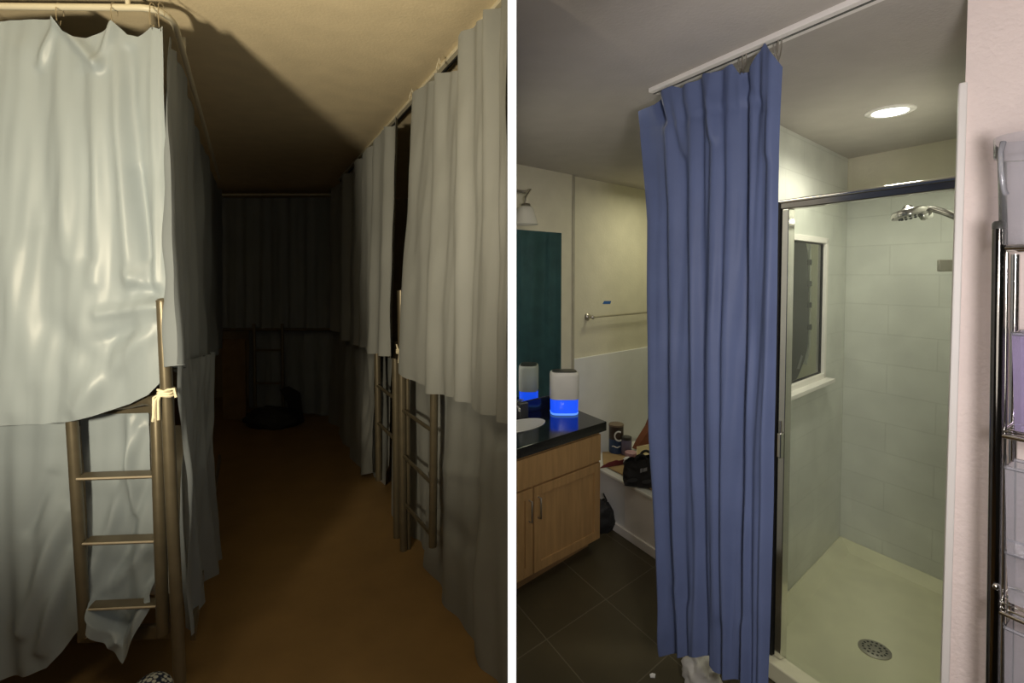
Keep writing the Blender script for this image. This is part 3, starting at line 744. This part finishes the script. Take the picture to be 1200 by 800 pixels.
# countertop
k1 = onpl(711, 494, off(VF, .025)); zk = k1.z
k1 = flat(k1, 0); kl = line(k1, B, V((.012, 0, 0)), V((0, 1, 0))); kd = line(k1, A, mw0, B) - k1
ctp = thing('countertop', flat(lerp(k1, kl, .5), zt_c), 'polished black stone countertop with backsplash on the vanity', 'countertop')
th_ = zk - zt_c
MB().para(flat(kl, zt_c + .001), k1 - kl, kd, (0, 0, th_)).build('slab', M['granite'], ctp, bevel=.003)
bs1 = corner - bn * .001 - B * .05; 
MB().para(flat(mw0 - bn * .02, zk + .002), (bs1 - mw0) , bn * .019, (0, 0, .075)).build('backsplash', M['granite'], ctp, bevel=.002)
# sink
sk = onz(606, 499, zk + .003)
sc_ = sk + B * .02
sko = thing('sink', flat(sc_, zk - .02), 'white oval sink set in the black countertop', 'sink')
def oval(c, prof, n=48, su=.23, sv=.10):
    mb = MB(); vs = []; fs = []
    for (k, h) in prof:
        for i in range(n):
            q = 2 * PI * i / n; vs.append(V(c) + B * (su * k * math.cos(q)) + bn * (sv * k * math.sin(q)) + Z * h)
    for j in range(len(prof) - 1):
        for i in range(n):
            fs.append((j * n + i, j * n + (i + 1) % n, (j + 1) * n + (i + 1) % n, (j + 1) * n + i))
    fs.append(tuple((len(prof) - 1) * n + i for i in range(n)))
    return mb.add(vs, fs)
oe = onz(649, 495, zk + .003); su = (flat(oe, 0) - flat(sc_, 0)).dot(B)
oval(flat(sc_, zk), [(1.0, .001), (1.0, .005), (.96, .006), (.93, .004), (.8, .0035), (.4, .002), (.1, .0015)], su=su, sv=.095).build('basin', M['porc'], sko, smooth=True)
fq = flat(onz(603, 488, zk), zk + .001)
fa_ = thing('faucet', fq, 'chrome faucet at the sink behind the white edge', 'faucet')
MB().lathe([(.022, 0), (.020, .006), (.013, .012), (.012, .06), (.014, .075)], fq, 20).build('faucet_body', M['chrome'], fa_, smooth=True)
MB().tube([fq + V((0, 0, .055)), fq + V((.015, -.03, .075)), fq + V((.025, -.06, .07)), fq + V((.03, -.075, .05))], .008, 10).build('spout', M['chrome'], fa_, smooth=True)
MB().tube([fq + V((0, 0, .075)), fq + V((.02, .02, .085)), fq + V((.055, .05, .092))], .005, 8).build('lever', M['chrome'], fa_, smooth=True)
q = onz(612, 474, zk); bq = flat(q, zk + .002)
# dispenser
dq = flat(onz(661, 484, zk), zk + .001)
ds = thing('air_dispenser', dq, 'white countertop dispenser with glowing blue tank beside the sink', 'dispenser')
hw = 17.0 / 600 * dq.y
ztop = onpl(660, 434, (dq, V((1, 0, 0)))).z - dq.z
def rr(prof, m, name):
    mb = MB(); vs = []; fs = []; n = 40
    for (k, h) in prof:
        for i in range(n):
            q = 2 * PI * i / n; c_, s_ = math.cos(q), math.sin(q)
            e_ = .55; x = math.copysign(abs(c_) ** e_, c_) * hw * k; y = math.copysign(abs(s_) ** e_, s_) * hw * .72 * k
            vs.append(dq + V((x, y, h)))
    for j in range(len(prof) - 1):
        for i in range(n): fs.append((j * n + i, j * n + (i + 1) % n, (j + 1) * n + (i + 1) % n, (j + 1) * n + i))
    fs.append(tuple(range(n))[::-1]); fs.append(tuple((len(prof) - 1) * n + i for i in range(n)))
    return mb.add(vs, fs).build(name, m, ds, smooth=True)
zl = ztop * .36
rr([(.90, 0), (.95, .003), (.97, .012), (.95, .013)], M['bluled2'], 'base')
rr([(.93, .0132), (.95, .02), (.96, zl)], M['bluled'], 'tank')
rr([(.98, zl + .0005), (1.0, zl + .004), (1.0, ztop * .9), (.97, ztop * .96), (.90, ztop * .985)], M['whitepl'], 'housing')
rr([(.86, ztop * .986), (.84, ztop), (.80, ztop + .001)], M['greypl'], 'top_panel')
q = onz(612, 470, zk); bx = flat(q, zk + .002)
MWL = (corner, B)
q = flat(onpl(611, 462, off(MWL, .06)), zk + .001)
tag(MB().box(q + V((-.0, 0, .045)), (.075, .05, .09), B).build('black_box', M['greypl'], bevel=.004), 'small black box on the counter below the mirror', 'box')
# mirror, sconce, towel bar, tape
m0 = onpl(657, 273, MWL); zmt = m0.z; zmb = zk + .08
mm = mw0 + B * .0
mo = tag(MB().para(flat(mw0, zmb) - bn * .008, flat(m0, 0) - mw0, bn * .007, (0, 0, zmt - zmb)).build('wall_mirror', M['mirror']), 'frameless wall mirror above the vanity reflecting dark teal cloth', 'mirror')
q = onpl(614, 226, MWL); sq = q - bn * .10
sq2 = onpl(616, 240, off(MWL, .10))
sc2 = thing('wall_sconce', sq2, 'vanity light with frosted bell shade above the mirror', 'wall light')
b0 = onpl(598, 221, off(MWL, .03)); b1 = onpl(618, 223, off(MWL, .03))
MB().para(b0, b1 - b0, bn * .028, (0, 0, -.02)).build('back_bar', M['nickel'], sc2, bevel=.003)
MB().tube([lerp(b0, b1, .85) + V((0, 0, -.008)), lerp(b0, b1, .85) - bn * .05 + V((0, 0, -.004)), sq2 + V((0, 0, .045)), sq2 + V((0, 0, .0))], .008, 10).build('arm', M['nickel'], sc2, smooth=True)
MB().lathe([(.004, .012), (.026, .006), (.030, 0), (.024, -.006)], sq2, 24).build('shade_cap', M['nickel'], sc2, smooth=True)
zsh = sq2.z - onpl(616, 263, off(MWL, .10)).z
MB().lathe([(.026, -.006), (.045, -.02), (.058, -.06), (.070, -zsh + .006), (.074, -zsh)], sq2, 32, cap=False).build('lamp_shade', M['frost'], sc2, smooth=True, solid=.003)
TW = (tw0, B)
t0 = onpl(688, 371, TW); t1 = t0 + B * .78; t1.z = t0.z
tb = thing('towel_bar', t0, 'metal towel bar on the cream wall above the tub', 'towel bar')
MB().tube([t0 - bn * .05, t1 - bn * .05], .0065, 10).build('bar', M['nickel'], tb, smooth=True)
for p in (t0, t1):
    fl_ = MB().lathe([(.028, 0), (.028, .006), (.015, .012), (.010, .03), (.012, .05), (.016, .056), (.010, .064)], p, 20, axis=-bn).build('mount', M['nickel'], tb, smooth=True)
q = onpl(706, 356, TW) - bn * .001
tag(MB().plate([q, onpl(715, 356, TW) - bn * .001, onpl(716, 352.5, TW) - bn * .001, onpl(708, 352.5, TW) - bn * .001], -bn * .001).build('tape_strip', M['tape']), 'scrap of blue tape on the wall above the towel bar', 'tape')

# ---- tub
tub = thing('bathtub', flat(lerp(AP, apr_near, .5), ZF), 'white built-in bathtub with panelled apron beyond the vanity', 'bathtub')
ztd = onpl(704, 549, (AP, A)).z
far_, near_ = apr_far - bn * .0 , apr_near + B * .0
far_ = far_ + (far_ - AP).normalized() * -.01
near_ = near_ + (far_ - near_).normalized() * .11
La = near_ - far_
MB().para(flat(far_, ZF), La, an * .03, (0, 0, ztd - ZF)).build('apron', M['surround'], tub)
MB().para(flat(far_, ZF) - an * .018, La, an * .018, (0, 0, .055)).build('apron_kick', M['trimw'], tub, bevel=.004)
pw_ = flat(onpl(733, 600, (AP, A)), 0)
MB().para(flat(pw_, ZF + .055) - an * .008, near_ - pw_, an * .01, (0, 0, ztd - ZF - .075)).build('apron_panel', M['trimw'], tub, bevel=.003)
MB().para(flat(far_, ztd - .018) - an * .016, La, an * .055, (0, 0, .022)).build('rim', M['porc'], tub, bevel=.006)
w_ = line(far_, B, SX, A) - far_
MB().para(flat(far_ + an * .03, ZF + .05), La, w_ * .93, (0, 0, ztd - ZF - .05)).build('tub_body', M['porc'], tub)
# cardboard lying on the tub and the clutter on it
zd = ztd + .006
def dk(px, py, z=None): return onz(px, py, zd if z is None else z)
bd = MB().plate([flat(dk(707, 545), zd), flat(onpl(772, 589, (AP + an * .05, A)), zd), flat(onpl(790, 600, (AP + an * .05, A)), zd), flat(dk(790, 530), zd), flat(dk(706, 530), zd)], (0, 0, .006))
tag(bd.build('cardboard_sheet', M['card']), 'flat brown cardboard sheet lying along the tub edge under the clutter', 'cardboard')
zd2 = zd + .007
def can(px, py, ytop, wpx):
    p = flat(dk(px, py, zd2), zd2); r = wpx / 2 / 600 * p.y; h = onpl(px, ytop, (p, V((1, 0, 0)))).z - zd2
    t = thing('snack_can', p, 'tall dark can, blue below and brown above, beside the vanity', 'can')
    MB().lathe([(r * .97, 0), (r, .003), (r, h * .48)], p, 32).build('can_base', M['canblue'], t, smooth=True)
    MB().lathe([(r, h * .482), (r, h * .93)], p, 32).build('can_body', M['canbrown'], t, smooth=True)
    MB().lathe([(r * 1.03, h * .931), (r * 1.03, h * .985), (r * .95, h)], p, 32).build('can_lid', M['canlid'], t, smooth=True)
    n = (EYE - p); n.z = 0; n.normalize(); e = V((-n.y, n.x, 0))
    cs = MB(); pts = []
    for k in range(17):
        a = PI * .35 + 1.35 * PI * k / 16; x = math.cos(a) * r * .55 + r * .35; z = h * .70 + math.sin(a) * r * .62
        nn = (n * math.sqrt(max(.01, r * r - x * x)) + e * x); pts.append(p + nn * 1.01 + Z * z)
    cs.tube(pts, .0055, 6).build('letter_mark', M['white'], t, smooth=True)
    pts = []
    for k in range(9):
        x = lerp(-.55, .55, k / 8) * r; pts.append(p + (n * math.sqrt(r * r - x * x) + e * x) * 1.01 + Z * (h * .25 + .004 * math.sin(k)))
    MB().tube(pts, .004, 6).build('stripe_mark', M['white'], t, smooth=True)
    return p
cp_ = can(722, 529, 496, 17)
p = flat(dk(734, 532, zd2), zd2); r = .038
jt = thing('cosmetic_jar', p, 'dusty purple jar with dark lid beside the tall can', 'jar')
hj = onpl(737, 511, (p, V((1, 0, 0)))).z - zd2
MB().lathe([(r * .9, 0), (r, .006), (r, hj * .75), (r * .85, hj * .82)], p, 28).build('jar_body', M['purplepl'], jt, smooth=True)
MB().lathe([(r * .95, hj * .825), (r * .95, hj * .98), (r * .8, hj)], p, 28).build('jar_lid', M['greypl'], jt, smooth=True)
p = flat(dk(739, 541, zd2), zd2)
bt = thing('pink_tub', p, 'small pink tub with pale lid in front of the purple jar', 'tub')
MB().lathe([(.026, 0), (.034, .004), (.038, .05), (.036, .055)], p, 24).build('tub_body', M['pinkpl'], bt, smooth=True)
MB().lathe([(.040, .0552), (.040, .068), (.034, .072)], p, 24).build('tub_lid', M['pinkpl'], bt, smooth=True)
p = flat(dk(733, 540, zd2), zd2) + V((-.0, -.06, 0))
blob('tissue_ball', M['white'], p + V((0, 0, .02)), (.032, .03, .03), 3, 'crumpled white tissue on the cardboard left of the black bag', 'tissue')
a, b = dk(703, 549, zd2), dk(737, 543, zd2)
def cloth(u, v):
    q = lerp(flat(a, zd2), flat(b, zd2), u) + (-an) * (-.05 + .06 * v) * 1.0
    q.z = zd2 + .002 + .035 * math.sin(PI * v) * (math.sin(PI * u) ** .5) * (1 + .4 * noise.noise(V((u * 6, v * 3, 2))))
    return q
tag(MB().grid(cloth, 40, 16).build('maroon_cloth', M['maroon'], smooth=True, solid=.004), 'maroon cloth bunched on the tub edge beside the vanity', 'cloth')
# rust-red carton leaning at the curtain, cream carton below it
p0, p1 = dk(747, 527, zd2), dk(766, 524, zd2)
rc = MB().plate([flat(p0, zd2), flat(p1, zd2), flat(p1, zd2 + .22), flat(lerp(p0, p1, .8), zd2 + .16), flat(lerp(p0, p1, .25), zd2 + .06)], bn * .05)
tag(rc.build('red_carton', M['rust'], bevel=.003), 'red brown torn carton leaning against the wall by the blue curtain', 'carton')
p0, p1 = dk(746, 546, zd2), dk(768, 541, zd2)
cb = MB()
u_ = flat(p1 - p0, 0); w2 = flat(p0, 0).normalized() * .17
cb.para(flat(p0, zd2), u_, w2, (0, 0, .012)); cb.para(flat(p0, zd2) + w2, u_, w2 * .05, (0, 0, .075)); cb.para(flat(p0, zd2), u_.normalized() * .006, w2, (0, 0, .06)); cb.para(flat(p0, zd2), u_, -bn * .006, (0, 0, .035))
tag(cb.build('paper_tray', M['cream'], bevel=.002), 'open cream paper tray behind the black bag', 'tray')
# black bag
p = flat(dk(750, 572, zd), zd); BG = (p - an * .0, D2(1, -.22))
def bagf(u, v):
    ang = 2 * PI * u; c_, s_ = math.cos(ang), math.sin(ang)
    e_ = .45; x = math.copysign(abs(c_) ** e_, c_); y = math.copysign(abs(s_) ** e_, s_)
    w = .092 * (1 + .10 * math.sin(PI * v) - .06 * v); dd = .055 * (1.05 - .35 * v)
    q = p + BG[1] * (w * x) + V((-BG[1].y, BG[1].x, 0)) * (dd * y + .055)
    h = .160 * v + .02 * v * x + .012 * v * noise.noise(V((x * 2, y, 3)))
    q += V((noise.noise(V((x * 2, y * 2, v * 4))), noise.noise(V((x * 2 + 9, y * 2, v * 4))), 0)) * .012
    q.z = zd2 + h; return q
bgt = thing('tote_bag', flat(p, zd2), 'black tote bag with small white print on the tub edge beside the curtain', 'bag')
MB().grid(bagf, 64, 24).build('bag_body', M['blackfab'], bgt, smooth=True)
bu = BG[1]; bw = V((-bu.y, bu.x, 0))
for s_, k in ((.01, -.3), (.09, .4)):
    pts = [p + bu * (.035 * math.cos(a) + .045 * k + .02) + bw * s_ + Z * (.150 + .045 * math.sin(a) + zd2 - p.z) for a in [PI * i / 10 for i in range(11)]]
    MB().tube(pts, .008, 8).build('bag_strap', M['blackfab'], bgt, smooth=True)
def decal(x0, z0, x1, z1, tilt, name, m):
    c_ = p - bw * .012; return MB().plate([c_ + bu * x0 + Z * z0, c_ + bu * x1 + Z * (z0 + tilt), c_ + bu * x1 + Z * (z1 + tilt), c_ + bu * x0 + Z * z1], -bw * .002).build(name, m, bgt)
decal(.0, .100, .012, .123, .006, 'print_mark', M['greyprint']); decal(.016, .107, .040, .127, .010, 'print_mark', M['greyprint'])
for cx_ in (-.045, .04):
    cc_ = p - bw * .012 + bu * cx_ + Z * .05
    MB().plate([cc_ + bu * (.030 * math.cos(a)) + Z * (.012 * math.sin(a) + .006 * math.cos(a)) for a in [2 * PI * i / 18 for i in range(18)]], -bw * .002).build('print_mark', M['faint'], bgt)
# black sack on floor between vanity and tub
p = onz(711, 625, ZF); p = flat(onz(707, 622, ZF), ZF) + V((-.01, .02, 0))
blob('black_sack', M['black'], p + V((0, 0, .075)), (.085, .07, .12), 12, 'small black sack on the floor between vanity and tub', 'bag')
q = onz(707, 600, ZF)
cbp = [at(707, 578, p.y), at(711, 586, p.y), at(708, 594, p.y), at(706, 600, p.y + .02)]
tag(MB().tube(cbp, .005, 6).build('loose_cable', M['black'], smooth=True), 'short black cable hanging beside the vanity above the sack', 'cable')
# teal cloth hung inside the tub alcove (shows in the mirror)
tq0 = V((1.02, 3.45, 0)); tq1 = V((1.40, 2.72, 0))
def tealf(u, v):
    q = lerp(tq0, tq1, u); n_ = D2(-.8, -.4)
    d_ = .03 * math.sin(2 * PI * 2.6 * u + 1.6 * v) * (.5 + .5 * v) + .008 * math.sin(2 * PI * 6 * u + 1 - v) + .02 * noise.noise(V((u * 4, v * 3, 1)))
    q = q + n_ * d_; q.z = lerp(1.98, .42, v); return q
tc_ = thing('teal_curtain', V((1.2, 3.1, .42)), 'dark teal cloth hanging in the tub alcove, seen in the mirror', 'curtain')
MB().grid(tealf, 110, 40).build('cloth', M['teal'], tc_, smooth=True, recalc=False)
MB().tube([V((.98, 3.53, 1.99)), V((1.43, 2.66, 1.99))], .010, 10).build('hanging_rod', M['nickel'], tc_, smooth=True)
# white bundle and scrap on the floor
p = flat(onz(822, 812, ZF), ZF)
blob('plastic_bag', M['bag'], at(822, 788, 1.96) + V((.0, 0, 0)), (.07, .07, .085), 21, 'puffed white plastic bag on the floor below the blue curtain hem', 'bag', amp=.22)
p = flat(onz(765, 792, ZF), ZF)
tag(MB().plate([p + V((-.012, -.008, 0)), p + V((.006, -.01, 0)), p + V((.012, .004, .003)), p + V((0, .010, .002)), p + V((-.011, .006, 0))], (0, 0, .004)).build('paper_scrap', M['white']), 'tiny white paper scrap on the dark floor left of the curtain', 'paper')

# ---- chrome rack with plastic bins
rk = thing('wire_rack', flat(at(1170, 600, 1.05), ZF), 'chrome tower rack against the pink wall at the right edge', 'rack')
def rpost(px0, py0, px1, py1, Y, r, m, capz=True):
    a, b = at(px0, py0, Y), at(px1, py1, Y); d = b - a; e_ = a + d * ((a.z - ZF) / (a.z - b.z))
    return a, e_, MB().tube([a, e_], r, 14).build('post', m, rk, smooth=True)
a1, e1, o1 = rpost(1171, 266, 1163, 800, 1.05, .0108, M['dchrome'])
MB().lathe([(.0112, 0), (.0112, .012), (.008, .016)], a1 - Z * .004, 16).build('post_cap', M['greypl'], o1, smooth=True)
a2, e2, o2 = rpost(1190, 298, 1183, 800, 1.13, .0080, M['chrome'])
a4, e4, o4 = rpost(1179.5, 296, 1174, 800, 1.075, .0042, M['chrome'])
sd = D2(.50, -.86)
a3 = a1 + sd * .36; MB().tube([a3, flat(e1 + sd * .36, ZF)], .0108, 12).build('post', M['dchrome'], rk, smooth=True)
a5 = a2 + sd * .36; MB().tube([a5, flat(e2 + sd * .36, ZF)], .008, 12).build('post', M['chrome'], rk, smooth=True)
def onpost(py): 
    t = (py - 266) / (800 - 266); return at(lerp(1171, 1163, t), py, 1.05)
for py in (291, 509, 714):
    c1 = onpost(py); c2 = c1 + (flat(a2, 0) - flat(a1, 0)); 
    s_ = MB().tube([c1, c1 + sd * .36], .0045, 8)
    s_.tube([c2, c2 + sd * .36], .0045, 8); s_.tube([c1, c2], .0045, 8); s_.tube([c1 + sd * .36, c2 + sd * .36], .0045, 8)
    for k in range(1, 6): s_.tube([lerp(c1, c2, k / 6), lerp(c1, c2, k / 6) + sd * .36], .002, 6)
    s_.build('shelf', M['chrome'], rk, smooth=True)
q = onpost(683); MB().lathe([(.0075, 0), (.007, .004), (.003, .007)], q - V((.006, .0105, 0)), 14, axis=V((0, -1, 0))).build('bolt', M['chrome'], o1, smooth=True)
def binbox(c, w, l, h, taper, m, label, py=None, lipw=.006):
    """open tapered bin: c = far-left bottom corner, long along sd"""
    side = (flat(a2, 0) - flat(a1, 0)).normalized(); t = thing('plastic_bin', c, label, 'bin', 'clear bins on the chrome rack')
    def ring(k, z): 
        g = taper * (1 - k); return [c + sd * g + side * g + Z * z, c + sd * (l - g) + side * g + Z * z, c + sd * (l - g) + side * (w - g) + Z * z, c + sd * g + side * (w - g) + Z * z]
    b0_, b1_ = ring(0, 0), ring(1, h); mb = MB()
    mb.add(b0_ + b1_, [(0, 1, 2, 3), (0, 1, 5, 4), (1, 2, 6, 5), (2, 3, 7, 6), (3, 0, 4, 7)])
    mb.build('bin_body', m, t)
    MB().tube(b1_, .004, 8, closed=True).build('bin_lip', M['plastic'], t, smooth=True)
    return t
wv = (flat(a2, 0) - flat(a1, 0)); 
def base(py, k=.15, s=.012, dz=.006): return onpost(py) + wv * k + sd * s + Z * dz
h_ = onpost(388).z - onpost(509).z
binbox(base(509, .25, .012), .075, .26, h_ - .012, .008, M['plastic_v'], 'clear bin with violet contents on the middle rack shelf')
h_ = onpost(553).z - onpost(714).z
binbox(base(714, .30, .008), .07, .26, (onpost(655).z - onpost(714).z), .006, M['plastic'], 'lower clear bin on the rack shelf near the bolt')
binbox(base(652, .22, .006, .004), .075, .26, onpost(552).z - onpost(652).z, .006, M['plastic'], 'upper clear bin stacked on another bin under the middle shelf')
binbox(flat(base(800, .3, .008), ZF + .004), .07, .26, onpost(738).z - ZF - .01, .02, M['plastic'], 'tall clear bin at the bottom of the chrome rack')
cq = at(1203, 284, 1.03); cq.z = onpost(291).z + .006
tm = thing('plastic_pitcher', cq, 'clear plastic pitcher with handle on top of the chrome rack', 'pitcher')
hp_ = at(1200, 158, 1.03).z - cq.z
MB().lathe([(.002, 0), (.038, 0), (.040, .004), (.047, hp_ * .8), (.053, hp_ * .82), (.054, hp_)], cq, 32, cap=False).build('pitcher_body', M['plastic'], tm, smooth=True)
hs = [at(1176, 166, 1.03), at(1172.5, 178, 1.03), at(1173, 200, 1.03), at(1176, 222, 1.03), at(1179, 228, 1.03)]
MB().tube(hs, .005, 8).build('pitcher_handle', M['plastic'], tm, smooth=True)

# ================================================================== LIGHT
def lamp(name, kind, loc, e, col, **k):
    l = bpy.data.lights.new(name, kind); l.energy = e; l.color = col
    for a, b in k.items(): setattr(l, a, b)
    o = bpy.data.objects.new(name, l); COL.objects.link(o); o.location = loc; return o
def aim(o, t): o.rotation_euler = (V(t) - V(o.location)).to_track_quat('-Z', 'Y').to_euler()
o = lamp('aisle_lamp', 'SPOT', (-1.0, .10, 1.42), 125, (1, .86, .60), spot_size=math.radians(104), spot_blend=.7, shadow_soft_size=.07)
aim(o, (-1.25, 1.9, 1.95))
o = lamp('aisle_fill', 'AREA', (-.75, .45, 2.30), 3.0, (1, .84, .58), shape='DISK', size=.5, spread=math.radians(120))
aim(o, (-.95, 2.3, 0))
o = lamp('phone_light', 'SPOT', (.28, .05, 1.50), 48, (1, .94, .93), spot_size=math.radians(104), spot_blend=.5, shadow_soft_size=.10)
aim(o, (1.25, 1.5, 1.40))
o = lamp('shower_lamp', 'SPOT', (lc.x, lc.y, ZR - .03), 25, (1, .97, .80), spot_size=math.radians(165), spot_blend=.6, shadow_soft_size=.06)
aim(o, (lc.x, lc.y, 0))
o = lamp('bath_fill', 'POINT', (.42, .45, 1.30), 6.5, (1, .93, .82), shadow_soft_size=.25)  # added fill for general bathroom brightness, no fixture here
o = lamp('tub_fill', 'AREA', (1.25, 3.55, 2.12), 4.5, (1, .96, .68), shape='DISK', size=.35)  # unseen area light added to brighten the tub alcove
o = lamp('vanity_fill', 'AREA', (.55, 2.2, 2.14), 3.0, (1, .92, .74), shape='DISK', size=.6)  # fill added above the vanity; the sconce itself stays unlit
w = bpy.data.worlds.new('world'); SC.world = w; w.use_nodes = True
w.node_tree.nodes['Background'].inputs[0].default_value = (1, .9, .75, 1)
w.node_tree.nodes['Background'].inputs[1].default_value = .02
